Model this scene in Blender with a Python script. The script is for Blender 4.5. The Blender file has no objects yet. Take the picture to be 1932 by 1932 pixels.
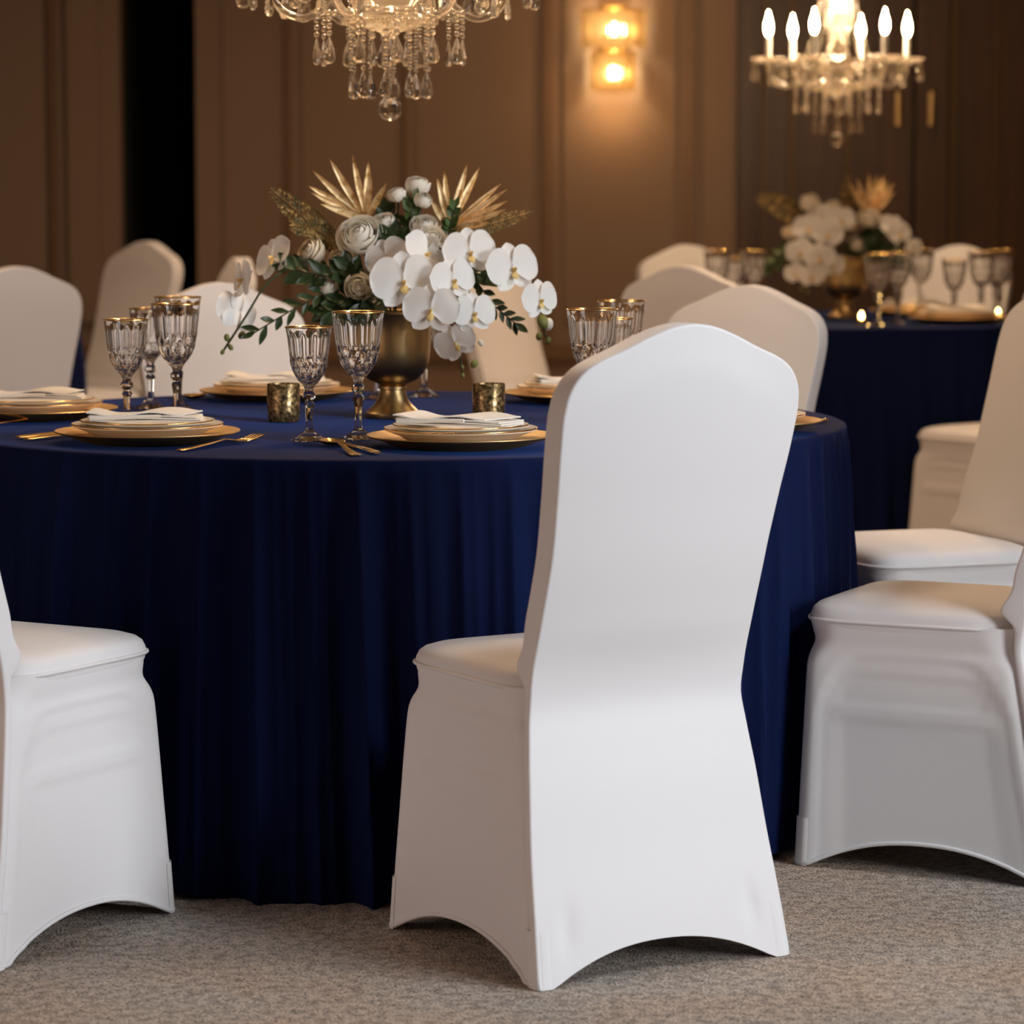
import bpy, math, random
import numpy as np
from mathutils import Vector, Matrix
random.seed(7)
SC = bpy.context.scene
COL = SC.collection
PI = math.pi

# ------------------------------------------------------------------ camera model
F_PX, EYE, YH = 6050.0, 1.24, 338.0
PITCH = math.atan((966 - YH) / F_PX)
CP, SP = math.cos(PITCH), math.sin(PITCH)
def ray(x, y):
    a, b = x - 966, -(y - 966)
    return (a, F_PX * CP + b * SP, -F_PX * SP + b * CP)
def atz(x, y, z):
    d = ray(x, y); t = (z - EYE) / d[2]
    return Vector((d[0] * t, d[1] * t, z))
def at(x, y, Y):
    d = ray(x, y); t = Y / d[1]
    return Vector((d[0] * t, Y, EYE + d[2] * t))
cam = bpy.data.objects.new('camera', bpy.data.cameras.new('camera'))
COL.objects.link(cam)
cam.location = (0, 0, EYE); cam.rotation_euler = (PI / 2 - PITCH, 0, 0)
cam.data.sensor_width = 36; cam.data.sensor_fit = 'HORIZONTAL'
cam.data.lens = 36 * F_PX / 1932
cam.data.dof.use_dof = True; cam.data.dof.focus_distance = 5.55; cam.data.dof.aperture_fstop = 4.7
cam.data.clip_end = 60
SC.camera = cam

# ------------------------------------------------------------------ materials
def new_mat(name):
    m = bpy.data.materials.new(name); m.use_nodes = True
    nt = m.node_tree; b = nt.nodes['Principled BSDF']
    return m, nt, b
def mat(name, col, rough=.5, metal=0, **kw):
    m, nt, b = new_mat(name)
    b.inputs['Base Color'].default_value = (*col, 1)
    b.inputs['Roughness'].default_value = rough
    b.inputs['Metallic'].default_value = metal
    for k, v in kw.items():
        b.inputs[k.replace('_', ' ')].default_value = v
    return m
def bump(m, scale, strength, dist=.002, detail=3, coord='Object', stretch=None):
    nt = m.node_tree; b = nt.nodes['Principled BSDF']
    tc = nt.nodes.new('ShaderNodeTexCoord'); n = nt.nodes.new('ShaderNodeTexNoise'); bp = nt.nodes.new('ShaderNodeBump')
    n.inputs['Scale'].default_value = scale; n.inputs['Detail'].default_value = detail
    if stretch:
        mp = nt.nodes.new('ShaderNodeMapping'); mp.inputs['Scale'].default_value = stretch
        nt.links.new(tc.outputs[coord], mp.inputs['Vector']); nt.links.new(mp.outputs['Vector'], n.inputs['Vector'])
    else:
        nt.links.new(tc.outputs[coord], n.inputs['Vector'])
    bp.inputs['Strength'].default_value = strength; bp.inputs['Distance'].default_value = dist
    nt.links.new(n.outputs['Fac'], bp.inputs['Height']); nt.links.new(bp.outputs['Normal'], b.inputs['Normal'])
    return n
def ramp_color(m, scale, stops, detail=4, rough=.6, coord='Object', stretch=None, kind='noise'):
    nt = m.node_tree; b = nt.nodes['Principled BSDF']
    tc = nt.nodes.new('ShaderNodeTexCoord')
    n = nt.nodes.new('ShaderNodeTexNoise'); n.inputs['Scale'].default_value = scale; n.inputs['Detail'].default_value = detail; n.inputs['Roughness'].default_value = rough
    if stretch:
        mp = nt.nodes.new('ShaderNodeMapping'); mp.inputs['Scale'].default_value = stretch
        nt.links.new(tc.outputs[coord], mp.inputs['Vector']); nt.links.new(mp.outputs['Vector'], n.inputs['Vector'])
    else:
        nt.links.new(tc.outputs[coord], n.inputs['Vector'])
    r = nt.nodes.new('ShaderNodeValToRGB')
    els = r.color_ramp.elements
    while len(els) < len(stops): els.new(.5)
    for e, (p, c) in zip(els, stops): e.position = p; e.color = (*c, 1)
    nt.links.new(n.outputs['Fac'], r.inputs['Fac']); nt.links.new(r.outputs['Color'], b.inputs['Base Color'])
    return r
def glass(name, col=(1, 1, 1), ior=1.5, rough=0.0, mix=None):
    m = bpy.data.materials.new(name); m.use_nodes = True; nt = m.node_tree
    nt.nodes.clear(); o = nt.nodes.new('ShaderNodeOutputMaterial'); g = nt.nodes.new('ShaderNodeBsdfGlass')
    g.inputs['Color'].default_value = (*col, 1); g.inputs['IOR'].default_value = ior; g.inputs['Roughness'].default_value = rough
    if mix:
        t = nt.nodes.new('ShaderNodeBsdfTransparent') if mix[0] == 'clear' else nt.nodes.new('ShaderNodeBsdfTranslucent')
        t.inputs['Color'].default_value = (*mix[2], 1); x = nt.nodes.new('ShaderNodeMixShader'); x.inputs[0].default_value = mix[1]
        nt.links.new(g.outputs[0], x.inputs[1]); nt.links.new(t.outputs[0], x.inputs[2]); nt.links.new(x.outputs[0], o.inputs['Surface'])
    else: nt.links.new(g.outputs['BSDF'], o.inputs['Surface'])
    return m
def emit(name, col, s):
    m, nt, b = new_mat(name)
    b.inputs['Base Color'].default_value = (0, 0, 0, 1)
    b.inputs['Emission Color'].default_value = (*col, 1); b.inputs['Emission Strength'].default_value = s
    return m

m_spandex = mat('white_spandex', (.79, .785, .80), .62, Sheen_Weight=.15, Sheen_Roughness=.5)
bump(m_spandex, 900, .12, .0006, 2)
m_velvet = mat('navy_velvet', (.0013, .0066, .046), .85, Sheen_Weight=.38, Sheen_Roughness=.2)
m_velvet.node_tree.nodes['Principled BSDF'].inputs['Sheen Tint'].default_value = (.05, .15, .60, 1)
m_velvet.node_tree.nodes['Principled BSDF'].inputs['Specular IOR Level'].default_value = .15
bump(m_velvet, 260, .25, .002, 4)
m_carpet = mat('speckled_carpet', (.2, .2, .2), .95)
def carpet():
    nt = m_carpet.node_tree; b = nt.nodes['Principled BSDF']
    tc = nt.nodes.new('ShaderNodeTexCoord')
    def noise(s, d, st=None):
        n = nt.nodes.new('ShaderNodeTexNoise'); n.inputs['Scale'].default_value = s; n.inputs['Detail'].default_value = d
        if st:
            mp = nt.nodes.new('ShaderNodeMapping'); mp.inputs['Scale'].default_value = st; mp.inputs['Rotation'].default_value = (0, 0, .5)
            nt.links.new(tc.outputs['Object'], mp.inputs[0]); nt.links.new(mp.outputs[0], n.inputs['Vector'])
        else: nt.links.new(tc.outputs['Object'], n.inputs['Vector'])
        return n
    big, mid, fine = noise(2.6, 4), noise(48, 4), noise(210, 3, (1, .5, 1))
    def ramp(n, stops):
        r = nt.nodes.new('ShaderNodeValToRGB'); els = r.color_ramp.elements
        while len(els) < len(stops): els.new(.5)
        for e, (p, c) in zip(els, stops): e.position = p; e.color = (*c, 1)
        nt.links.new(n.outputs['Fac'], r.inputs['Fac']); return r
    r1 = ramp(big, [(.38, (.50, .39, .305)), (.62, (.46, .41, .36))])
    r2 = ramp(fine, [(.32, (.26, .23, .21)), (.41, (.78, .77, .76)), (.60, (1.12, 1.12, 1.12))])
    r3 = ramp(mid, [(.36, (.60, .60, .60)), (.58, (1.04, 1.04, 1.04))])
    def mul(a, c):
        x = nt.nodes.new('ShaderNodeMix'); x.data_type = 'RGBA'; x.blend_type = 'MULTIPLY'; x.inputs[0].default_value = 1
        nt.links.new(a, x.inputs[6]); nt.links.new(c, x.inputs[7]); return x.outputs[2]
    nt.links.new(mul(mul(r1.outputs[0], r2.outputs[0]), r3.outputs[0]), b.inputs['Base Color'])
    bp = nt.nodes.new('ShaderNodeBump'); bp.inputs['Strength'].default_value = .7; bp.inputs['Distance'].default_value = .004
    nt.links.new(fine.outputs['Fac'], bp.inputs['Height']); nt.links.new(bp.outputs['Normal'], b.inputs['Normal'])
carpet()
m_wall = mat('taupe_wall', (.218, .150, .104), .7); bump(m_wall, 160, .08, .001)
m_trim = mat('bronze_trim', (.165, .095, .05), .5, .15)
m_groove = mat('dark_groove', (.09, .055, .03), .6)
m_ceil = mat('cream_ceiling', (.50, .45, .39), .9)
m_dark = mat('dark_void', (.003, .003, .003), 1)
m_wood = mat('walnut_wood', (.05, .025, .012), .45); ramp_color(m_wood, 3.2, [(.3, (.036, .014, .0045)), (.7, (.068, .028, .009))], 5, stretch=(9, 9, .5))
m_strip = mat('antique_gold_strip', (.085, .045, .012), .5, .3)
m_gold = mat('polished_gold', (.90, .60, .24), .22, 1)
m_goldleaf = mat('gold_paint', (.72, .45, .15), .45, .45); ramp_color(m_goldleaf, 60, [(.3, (.45, .26, .09)), (.5, (.88, .65, .34)), (.75, (.97, .82, .55))], 3)
m_brass = mat('aged_brass', (.56, .40, .19), .36, 1); bump(m_brass, 40, .05, .0005, 3, stretch=(1, 1, 40))
m_charger = mat('gold_charger', (.86, .60, .30), .42, 1)
m_china = mat('ivory_china', (.84, .79, .70), .3)
m_napkin = mat('ivory_linen', (.80, .77, .71), .85); bump(m_napkin, 700, .15, .0005)
m_glass = glass('cut_crystal', (1, 1, 1), 1.38)
m_crystal = glass('chandelier_crystal', (1, .97, .92), 1.6, .02, ('glow', .04, (1, .93, .80)))
m_mercury = mat('mercury_glass', (.4, .3, .15), .3, .7); ramp_color(m_mercury, 150, [(.38, (.035, .024, .012)), (.52, (.30, .20, .085)), (.68, (.85, .62, .30))], 5)
def petal_mat(name, col, tr=.35):
    m, nt, b = new_mat(name)
    b.inputs['Base Color'].default_value = (*col, 1); b.inputs['Roughness'].default_value = .55
    t = nt.nodes.new('ShaderNodeBsdfTranslucent'); t.inputs['Color'].default_value = (*col, 1)
    tr *= .6; b.inputs['Sheen Weight'].default_value = .1
    mx = nt.nodes.new('ShaderNodeMixShader'); mx.inputs[0].default_value = tr
    nt.links.new(b.outputs[0], mx.inputs[1]); nt.links.new(t.outputs[0], mx.inputs[2])
    nt.links.new(mx.outputs[0], nt.nodes['Material Output'].inputs['Surface'])
    return m
m_orchid = petal_mat('orchid_petal', (.96, .95, .92), .3)
m_lip = petal_mat('orchid_lip', (.86, .64, .24), .2)
m_rose = petal_mat('rose_petal', (.95, .90, .79), .3)
m_cream = petal_mat('cream_petal', (.87, .78, .60), .3)
m_bud = mat('green_bud', (.21, .22, .055), .5)
m_leaf = mat('dark_leaf', (.022, .045, .012), .4); ramp_color(m_leaf, 30, [(.3, (.012, .028, .008)), (.7, (.045, .075, .02))], 2)
m_leaf2 = mat('fresh_leaf', (.075, .125, .03), .5)
m_fern = mat('gilded_fern', (.26, .17, .05), .5, .3); ramp_color(m_fern, 45, [(.35, (.07, .065, .02)), (.55, (.26, .17, .05)), (.75, (.55, .36, .12))], 3)
m_stem = mat('green_stem', (.05, .06, .02), .5)
m_sleeve = mat('candle_sleeve', (.80, .78, .76), .5)
m_sconce = glass('sconce_crystal', (1, .95, .85), 1.5, .05, ('glow', .35, (1, .86, .58)))
m_bulb = emit('flame_bulb', (1, .70, .36), 120)
m_bulb2 = emit('sconce_bulb', (1, .74, .42), 170)
m_flame = emit('tealight_flame', (1, .62, .18), 40)

# ------------------------------------------------------------------ mesh helpers
class MB:
    def __init__(s): s.v = []; s.f = []
    def grid(s, P, cu=False, cv=False, flip=False):
        nu, nv = len(P), len(P[0]); b = len(s.v)
        for r in P: s.v.extend(tuple(p) for p in r)
        for i in range(nu if cu else nu - 1):
            for j in range(nv if cv else nv - 1):
                q = [b + i * nv + j, b + ((i + 1) % nu) * nv + j, b + ((i + 1) % nu) * nv + (j + 1) % nv, b + i * nv + (j + 1) % nv]
                s.f.append(q[::-1] if flip else q)
        return b
    def cap(s, idx): s.f.append(list(idx))
    def lathe(s, prof, n=32, rf=None, capb=True, capt=True, c=(0, 0, 0)):
        P = []
        for i, (r, z) in enumerate(prof):
            P.append([(c[0] + (rf(2 * PI * j / n, i, r, z) if rf else r) * math.cos(2 * PI * j / n), c[1] + (rf(2 * PI * j / n, i, r, z) if rf else r) * math.sin(2 * PI * j / n), c[2] + z) for j in range(n)])
        b = s.grid(P, cv=True, flip=True)
        if capb and prof[0][0] > 1e-6: s.cap([b + j for j in range(n)][::-1])
        if capt and prof[-1][0] > 1e-6: s.cap([b + (len(prof) - 1) * n + j for j in range(n)])
        return s
    def tube(s, pts, rad, n=8, cap=True, closed=False):
        pts = [Vector(p) for p in pts]; N = len(pts); P = []
        prev = None
        for i, p in enumerate(pts):
            a = pts[(i - 1) % N] if (closed or i > 0) else p; c = pts[(i + 1) % N] if (closed or i < N - 1) else p
            t = (c - a).normalized()
            if prev is None:
                prev = t.orthogonal().normalized()
            u = (prev - t * prev.dot(t)).normalized(); prev = u; w = t.cross(u)
            r = rad[i] if isinstance(rad, (list, tuple)) else rad
            P.append([p + (u * math.cos(2 * PI * k / n) + w * math.sin(2 * PI * k / n)) * r for k in range(n)])
        b = s.grid(P, cu=closed, cv=True, flip=True)
        if cap and not closed:
            s.cap([b + k for k in range(n)][::-1]); s.cap([b + (N - 1) * n + k for k in range(n)])
        return s
    def box(s, x0, x1, y0, y1, z0, z1):
        b = len(s.v)
        s.v += [(x0, y0, z0), (x1, y0, z0), (x1, y1, z0), (x0, y1, z0), (x0, y0, z1), (x1, y0, z1), (x1, y1, z1), (x0, y1, z1)]
        for q in ((3, 2, 1, 0), (4, 5, 6, 7), (0, 1, 5, 4), (1, 2, 6, 5), (2, 3, 7, 6), (3, 0, 4, 7)): s.f.append([b + k for k in q])
        return s
    def ball(s, c, r, n=10, sx=1, sy=1, sz=1, M=None):
        prof = [(max(1e-7, math.sin(PI * i / (n // 2 + 2))), -math.cos(PI * i / (n // 2 + 2))) for i in range(n // 2 + 3)]
        P = []
        for (a, z) in prof:
            row = []
            for j in range(n):
                v = Vector((a * math.cos(2 * PI * j / n) * r * sx, a * math.sin(2 * PI * j / n) * r * sy, z * r * sz))
                if M: v = M @ v
                row.append(v + Vector(c))
            P.append(row)
        s.grid(P, cv=True, flip=True); return s
    def mesh(s, name, m, smooth=True, angle=None):
        me = bpy.data.meshes.new(name); me.from_pydata([tuple(v) for v in s.v], [], s.f)
        me.materials.append(m)
        if smooth:
            me.polygons.foreach_set('use_smooth', [True] * len(me.polygons))
            if angle: me.set_sharp_from_angle(angle=math.radians(angle))
        me.update(); return me
    def build(s, name, m, parent=None, smooth=True, angle=None):
        return obj(name, s.mesh(name, m, smooth, angle), parent)
def obj(name, me, parent=None, M=None):
    o = bpy.data.objects.new(name, me); COL.objects.link(o)
    if parent: o.parent = parent
    if M is not None: o.matrix_basis = M
    return o
def tag(o, label, cat, group=None):
    o['label'] = label; o['category'] = cat
    if group: o['group'] = group
    return o
def thing(name, label, cat, loc=(0, 0, 0), rz=0, group=None, scale=1):
    o = bpy.data.objects.new(name, None); COL.objects.link(o); o.empty_display_size = .1
    o.location = loc; o.rotation_euler = (0, 0, rz); o.scale = (scale,) * 3
    return tag(o, label, cat, group)
def struct(name, mb, m, smooth=False):
    o = mb.build(name, m, None, smooth); o['kind'] = 'structure'; return o
def dup(root, label, loc=None, rz=None, scale=None, M=None, group=None):
    c = root.copy(); COL.objects.link(c); c['label'] = label
    if group: c['group'] = group
    if M is not None: c.matrix_basis = M
    else:
        if loc is not None: c.location = loc
        if rz is not None: c.rotation_euler = (0, 0, rz)
        if scale: c.scale = (scale,) * 3
    def rec(a, b):
        for ch in list(a.children):
            d = ch.copy(); COL.objects.link(d); d.parent = b; rec(ch, d)
    rec(root, c); return c
def interp(tab):
    xs = [a for a, _ in tab]; ys = [b for _, b in tab]; n = len(xs)
    d = [(ys[i + 1] - ys[i]) / (xs[i + 1] - xs[i]) for i in range(n - 1)]
    m = [d[0]] + [0 if d[i - 1] * d[i] <= 0 else 2 * d[i - 1] * d[i] / (d[i - 1] + d[i]) for i in range(1, n - 1)] + [d[-1]]
    def f(x):
        if x <= xs[0]: return ys[0]
        if x >= xs[-1]: return ys[-1]
        i = 0
        while x > xs[i + 1]: i += 1
        h = xs[i + 1] - xs[i]; t = (x - xs[i]) / h
        return ys[i] * (2 * t**3 - 3 * t * t + 1) + h * m[i] * (t**3 - 2 * t * t + t) + ys[i + 1] * (3 * t * t - 2 * t**3) + h * m[i + 1] * (t**3 - t * t)
    return f
def sstep(a, b, x):
    t = min(1, max(0, (x - a) / (b - a))); return t * t * (3 - 2 * t)

# ------------------------------------------------------------------ the room
YW = 14.0; H = 4.2; XL, XR, YF = -4.6, 4.6, -2.6
def wx(px): return at(px, 300, YW).x
xd0, xd1, xr = wx(226), wx(370), wx(1390)
struct('floor', MB().box(XL, XR, YF, YW + 1.7, -.1, 0), m_carpet)
struct('ceiling', MB().box(XL, XR, YF, YW + 1.7, H, H + .1), m_ceil)
struct('wall_left', MB().box(XL - .1, XL, YF, YW + 1.7, 0, H), m_wall)
struct('wall_right', MB().box(XR, XR + .1, YF, YW + 1.7, 0, H), m_wall)
struct('wall_front', MB().box(XL, XR, YF - .1, YF, 0, H), m_wall)
b = MB(); b.box(XL, xd0, YW, YW + .15, 0, H); b.box(xd1, xr, YW, YW + .15, 0, H); b.box(xd0, xd1, YW, YW + .15, 2.9, H)
struct('wall_back', b, m_wall)
# passage behind the tall opening, its darkness painted on as black
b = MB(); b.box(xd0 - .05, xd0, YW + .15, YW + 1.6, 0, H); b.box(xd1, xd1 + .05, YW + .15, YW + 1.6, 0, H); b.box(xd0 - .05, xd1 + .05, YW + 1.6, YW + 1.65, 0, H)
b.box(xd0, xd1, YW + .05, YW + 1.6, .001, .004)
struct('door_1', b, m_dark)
# raised mouldings on the taupe wall
k = 0
for px, w in ((101, .030), (545, .022), (765, .018), (1033, .040), (1300, .034)):
    k += 1; x = wx(px)
    b = MB(); b.box(x - w / 2, x + w / 2, YW - .022, YW, .52, 3.1)
    struct('trim_%d' % k, b, m_trim)
b = MB(); b.box(XL, wx(190), YW - .05, YW, .6, 3.0); 
for x0, x1 in ((XL, wx(101) - .03), (wx(130), wx(188))):
    k += 1; bb = MB().box(x0, x1, YW - .03, YW, .62, 3.05); struct('trim_%d' % k, bb, m_wall)
for x0, x1 in ((xd1 + .12, wx(545) - .06), (wx(545) + .06, wx(765) - .05), (wx(765) + .05, wx(1033) - .07), (wx(1033) + .07, wx(1300) - .06), (wx(1300) + .06, xr - .02)):
    k += 1; bb = MB().box(x0, x1, YW - .012, YW, .62, 3.05); struct('trim_%d' % k, bb, m_wall)
for x0, x1, nm in ((XL, xd0, 'trim_20'), (xd1, xr, 'trim_21')):
    bb = MB(); bb.box(x0, x1, YW - .03, YW, .46, .52); bb.box(x0, x1, YW - .018, YW, .44, .46); struct(nm, bb, m_trim)
for x0, x1, nm in ((XL, xd0, 'baseboard_left'), (xd1, xr, 'baseboard_back')):
    bb = MB(); bb.box(x0, x1, YW - .025, YW, 0, .16); bb.box(x0, x1, YW - .015, YW, .16, .19); struct(nm, bb, m_trim)
# dark wood panelling and its tall double door
YB = YW + .12
struct('wall_wood', MB().box(xr, XR, YB, YB + .1, 0, H), m_wood)
for i, (px, w, d) in enumerate(((1402, .06, .10), (1440, .02, .03), (1492, .022, .03), (1600, .016, .02), (1796, .028, .03), (1878, .02, .02))):
    x = at(px, 300, YB).x
    struct('trim_%d' % (30 + i), MB().box(x - w / 2, x + w / 2, YB - d, YB, 0, 3.1), m_wood if i == 0 else m_strip)
for i, (x0p, x1p) in enumerate(((1655, 1718), (1724, 1785))):
    x0, x1 = at(x0p, 300, YB).x, at(x1p, 300, YB).x
    d = struct('door_%d' % (2 + i), MB().box(x0, x1, YB - .045, YB - .002, .01, 2.9), m_wood)
    hx = at((1690, 1752)[i], 200, YB).x
    b = MB(); z0, z1 = at(1690, 238, YB).z, at(1690, 174, YB).z
    b.tube([(hx, YB - .085, z0), (hx, YB - .085, z1)], .014, 12)
    for z in (z0 + .03, z1 - .03): b.tube([(hx, YB - .085, z), (hx, YB - .04, z)], .008, 8)
    b.build('door_handle', m_brass, d, angle=40)
struct('trim_40', MB().box(at(1718, 300, YB).x, at(1724, 300, YB).x, YB - .01, YB - .002, .01, 2.9), m_dark)  # black strip painting the shade in the gap between the leaves

# ------------------------------------------------------------------ chairs in stretch covers
rear_y = interp([(0, -.252), (.1, -.229), (.2, -.204), (.3, -.184), (.37, -.169), (.42, -.161), (.47, -.168), (.55, -.193), (.65, -.226), (.75, -.254), (.83, -.276), (.92, -.298), (1.02, -.318)])
half_w = interp([(0, .236), (.1, .229), (.2, .221), (.3, .212), (.38, .203), (.43, .198), (.47, .199), (.55, .1985), (.65, .199), (.75, .205), (.83, .212), (.88, .2145), (1.02, .2145)])
crown = interp([(0, 1.018), (.14, 1.0145), (.33, 1.002), (.57, .980), (.77, .963), (.87, .950), (.94, .933), (.985, .911), (1, .886)])
def arch(t): return .052 * max(0, 1 - abs(t / .88) ** 2.2)
def make_chair(label):
    root = thing('banquet_chair', label, 'chair', group='banquet chairs in white stretch covers')
    # back cover: from the crown down to the rear hem
    us = [math.sin(PI / 2 * (-1 + 2 * i / 40)) for i in range(41)]; NV = 72
    R, Fr = [], []
    for u in us:
        z0, z1 = .002 + arch(u), crown(abs(u)); rr, ff = [], []
        for j in range(NV + 1):
            z = z0 + (z1 - z0) * j / NV
            e = 1 - u * u; top = min(1, (z1 - z) / .06)
            x = u * (half_w(z) - .004); y = rear_y(z)
            up = sstep(.44, .56, z)
            bul = .008 * e * up * (.3 + .7 * top)
            dent = -.006 * math.exp(-((abs(u) - .76) / .05) ** 2 - ((z - .085) / .035) ** 2)
            rr.append((x, y - bul - dent, z))
            t = .016 + .034 * up + .026 * math.exp(-((z - .482) / (.026 if z > .482 else .02)) ** 2)
            ff.append((x, y + t + .012 * e * up * (.3 + .7 * top), z))
        R.append(rr); Fr.append(ff)
    b = MB(); b.grid(R); b.grid(Fr, flip=True)
    loop = [(i, 0) for i in range(41)] + [(40, j) for j in range(1, NV + 1)] + [(i, NV) for i in range(39, -1, -1)] + [(0, j) for j in range(NV - 1, 0, -1)]
    n = len(loop); band = []
    for k in range(n):
        i, j = loop[k]; a = R[loop[k - 1][0]][loop[k - 1][1]]; c = R[loop[(k + 1) % n][0]][loop[(k + 1) % n][1]]
        dx, dz = c[0] - a[0], c[2] - a[2]; L = math.hypot(dx, dz) or 1; nx, nz = dz / L, -dx / L
        p, q = R[i][j], Fr[i][j]; t = q[1] - p[1]; r = .006; row = []
        for off, yy in ((0, 0), (.5, .08), (.85, .35), (1, 1)):
            row.append((p[0] + nx * r * off * .7, p[1] + r * yy, p[2] + nz * r * off * .7 if j else p[2]))
        for off, yy in ((1, 1), (.85, .35), (.5, .08), (0, 0)):
            row.append((p[0] + nx * r * off * .7, q[1] - r * yy, p[2] + nz * r * off * .7 if j else p[2]))
        band.append(row)
    b.grid(band, cu=True, flip=True)
    b.build('back_cover', m_spandex, root)
    # skirt around the legs
    w_s = interp([(0, .2345), (.1, .228), (.2, .220), (.3, .212), (.36, .206), (.385, .202), (.405, .197), (.43, .1995), (.45, .2005)])
    y_f = interp([(0, .254), (.2, .250), (.3, .248), (.36, .247), (.385, .244), (.405, .241), (.43, .251), (.45, .254)])
    def loop_pt(s, z, grow=0, rc=.03, back=0):
        w, f, r = w_s(z) + grow, y_f(z) + grow, rear_y(z) + .009 - grow - back
        side = int(s) % 4; t = (s - int(s)) * 2 - 1
        rc += .040 * sstep(.37, .44, z)
        if side == 0: x, y = t * w, f
        elif side == 1: x, y = w, f + (r - f) * (t + 1) / 2
        elif side == 2: x, y = -t * w, r
        else: x, y = -w, r + (f - r) * (t + 1) / 2
        cx = max(-(w - rc), min(w - rc, x)); cy = max(r + rc, min(f - rc, y))
        dx, dy = x - cx, y - cy; L = math.hypot(dx, dy)
        if L > rc: x, y = cx + dx / L * rc, cy + dy / L * rc
        # the cover lies flat over the frame and sinks between the legs below the arched rail
        q = abs(t); top = .390 - .075 * max(0, (q - .48) / .32) ** 2.3
        web = sstep(0, .009, top - z) * (1 - sstep(.80, .85, q))
        bar = sstep(.018, .011, abs(z - .285))
        tub = 1 - sstep(.032, .042, min(top - z, (.83 - q) * .26))
        inn = .0065 * web * (1 - .38 * max(bar, tub))
        if side in (0, 1, 3):
            if side == 0: y -= inn
            elif side == 1: x -= inn
            else: x += inn
        return (x, y, z), t
    S = []
    ss = []
    for side in range(4):
        for i in range(36): ss.append(side + .5 + .5 * math.sin(PI / 2 * (-1 + 2 * i / 36)) * .99999)
    hem = []
    for s in ss:
        t = (s - int(s)) * 2 - 1; col = []
        hz = .002 + arch(t)
        for j in range(61):
            z = hz + (.449 - hz) * j / 60; col.append(loop_pt(s, z)[0])
        S.append(col); hem.append(Vector(col[0]) + Vector((0, 0, .0035)))
    MB_ = MB(); MB_.grid(S, cu=True, flip=True); MB_.build('skirt', m_spandex, root)
    MB().tube(hem, .0042, 6, closed=True).build('hem', m_spandex, root)
    # reinforced foot pockets at the four corners
    for corner in range(4):
        P = []
        for i in range(13):
            s = (corner + 1 - .06 + .12 * i / 12) % 4; t = (s - int(s)) * 2 - 1; hz = .001 + arch(t)
            g = .0022 if 0 < i < 12 else .0004
            if s > 2 and s < 3 : g += .0
            col = []
            for j in range(9):
                z = hz + (.088 - hz) * j / 8
                p = loop_pt(s, z, g, .03 if corner in (0, 3) else .012, .0075 if corner in (1, 2) else 0)[0]; col.append(p)
            P.append(col)
        MB_ = MB(); MB_.grid(P, flip=True); MB_.build('foot_pocket', m_spandex, root)
    # padded seat
    def seat_loop(k, z, n=64):
        out = []
        for i in range(n):
            a = 2 * PI * i / n; ca, sa = math.cos(a), math.sin(a); e = .32
            x = .203 * math.copysign(abs(ca) ** e, ca); y = math.copysign(abs(sa) ** e, sa); y = y * .195 + .062
            out.append((x * k, (y - .062) * k + .062, z))
        return out
    rows = [seat_loop(.97, .425), seat_loop(.99, .436), seat_loop(1, .447), seat_loop(.995, .456), seat_loop(.975, .466), seat_loop(.935, .473), seat_loop(.85, .479), seat_loop(.7, .484), seat_loop(.45, .488), seat_loop(.2, .489), seat_loop(.001, .489)]
    st = MB(); st.grid(rows, cv=True, flip=True); so = st.build('seat', m_spandex, root)
    MB().tube(seat_loop(1.006, .447), .0034, 6, closed=True).build('piping', m_spandex, so)
    return root
T1 = Vector((-.242, 6.331, 0)); TR = .90; TZ = .765
T2 = Vector((1.14, 10.97, 0)); T2R = .73
T3 = Vector((-2.16, 10.65, 0))
def yaw(f): return math.atan2(-f[0], f[1])
chairA = make_chair('white covered banquet chair in the middle, its whole back facing us')
chairA.location = (.118, 5.150, 0); chairA.rotation_euler = (0, 0, math.radians(30.07))
def chair(label, c, f, s=.97):
    return dup(chairA, label, (c[0], c[1], 0), yaw(f), s)
chair('white covered chair cut off by the lower left edge, only seat and skirt showing', (-.895, 5.261), (.494, .869), 1)
chair('white covered chair at lower right, shaded seat and arched skirt side toward us', (.838, 5.834), (-.90, .43), 1)
chair('white covered chair at right with bright seat by the navy cloth, back past the frame', (.918, 6.788), (-.94, -.34), 1)
def peak_chair(label, px, depth, f, s=.97):
    f = Vector((f[0], f[1])).normalized(); p = at(px, 500, depth)
    return chair(label, (p.x + f.x * .305 * s, depth + f.y * .305 * s), f, s)
def facing(px, depth, T, off=0):
    p = at(px, 500, depth); v = Vector((T.x - p.x, T.y - depth)).normalized(); a = math.radians(off)
    return (v.x * math.cos(a) - v.y * math.sin(a), v.x * math.sin(a) + v.y * math.cos(a))
peak_chair('white covered chair across the table, behind the tall goblets on the left', 410, 7.81, facing(410, 7.81, T1))
peak_chair('cream lit covered chair just behind the crown of the middle chair', 1420, 7.6, facing(1420, 7.6, T1))
peak_chair('grey shaded covered chair at the left edge, seen from behind', 34, 9.2, (-.55, .83))
peak_chair('tan lit covered chair standing in front of the black doorway', 284, 11.9, (-.72, -.69), .99)
peak_chair('sliver of a pale covered chair between the tan chair and the orchids', 462, 10.3, (-.96, -.28))
peak_chair('mauve shaded covered chair behind the two goblets beside the middle chair', 1285, 9.3, (.52, .85))
peak_chair('cream covered chair by the taupe wall, half hidden by the mauve shaded chair', 1293, 12.3, facing(1293, 12.3, T2))
peak_chair('pink lit covered chair against the dark wood, across the far table', 1812, 12.25, facing(1812, 12.25, T2))
chair('tan covered chair tucked at the far table, its side below the cloth edge', (1.56, 9.99), (-.6, .8))
peak_chair('tan covered chair seen side on beneath the hanging orchids', 910, 11.6, (.80, -.60))

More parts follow.
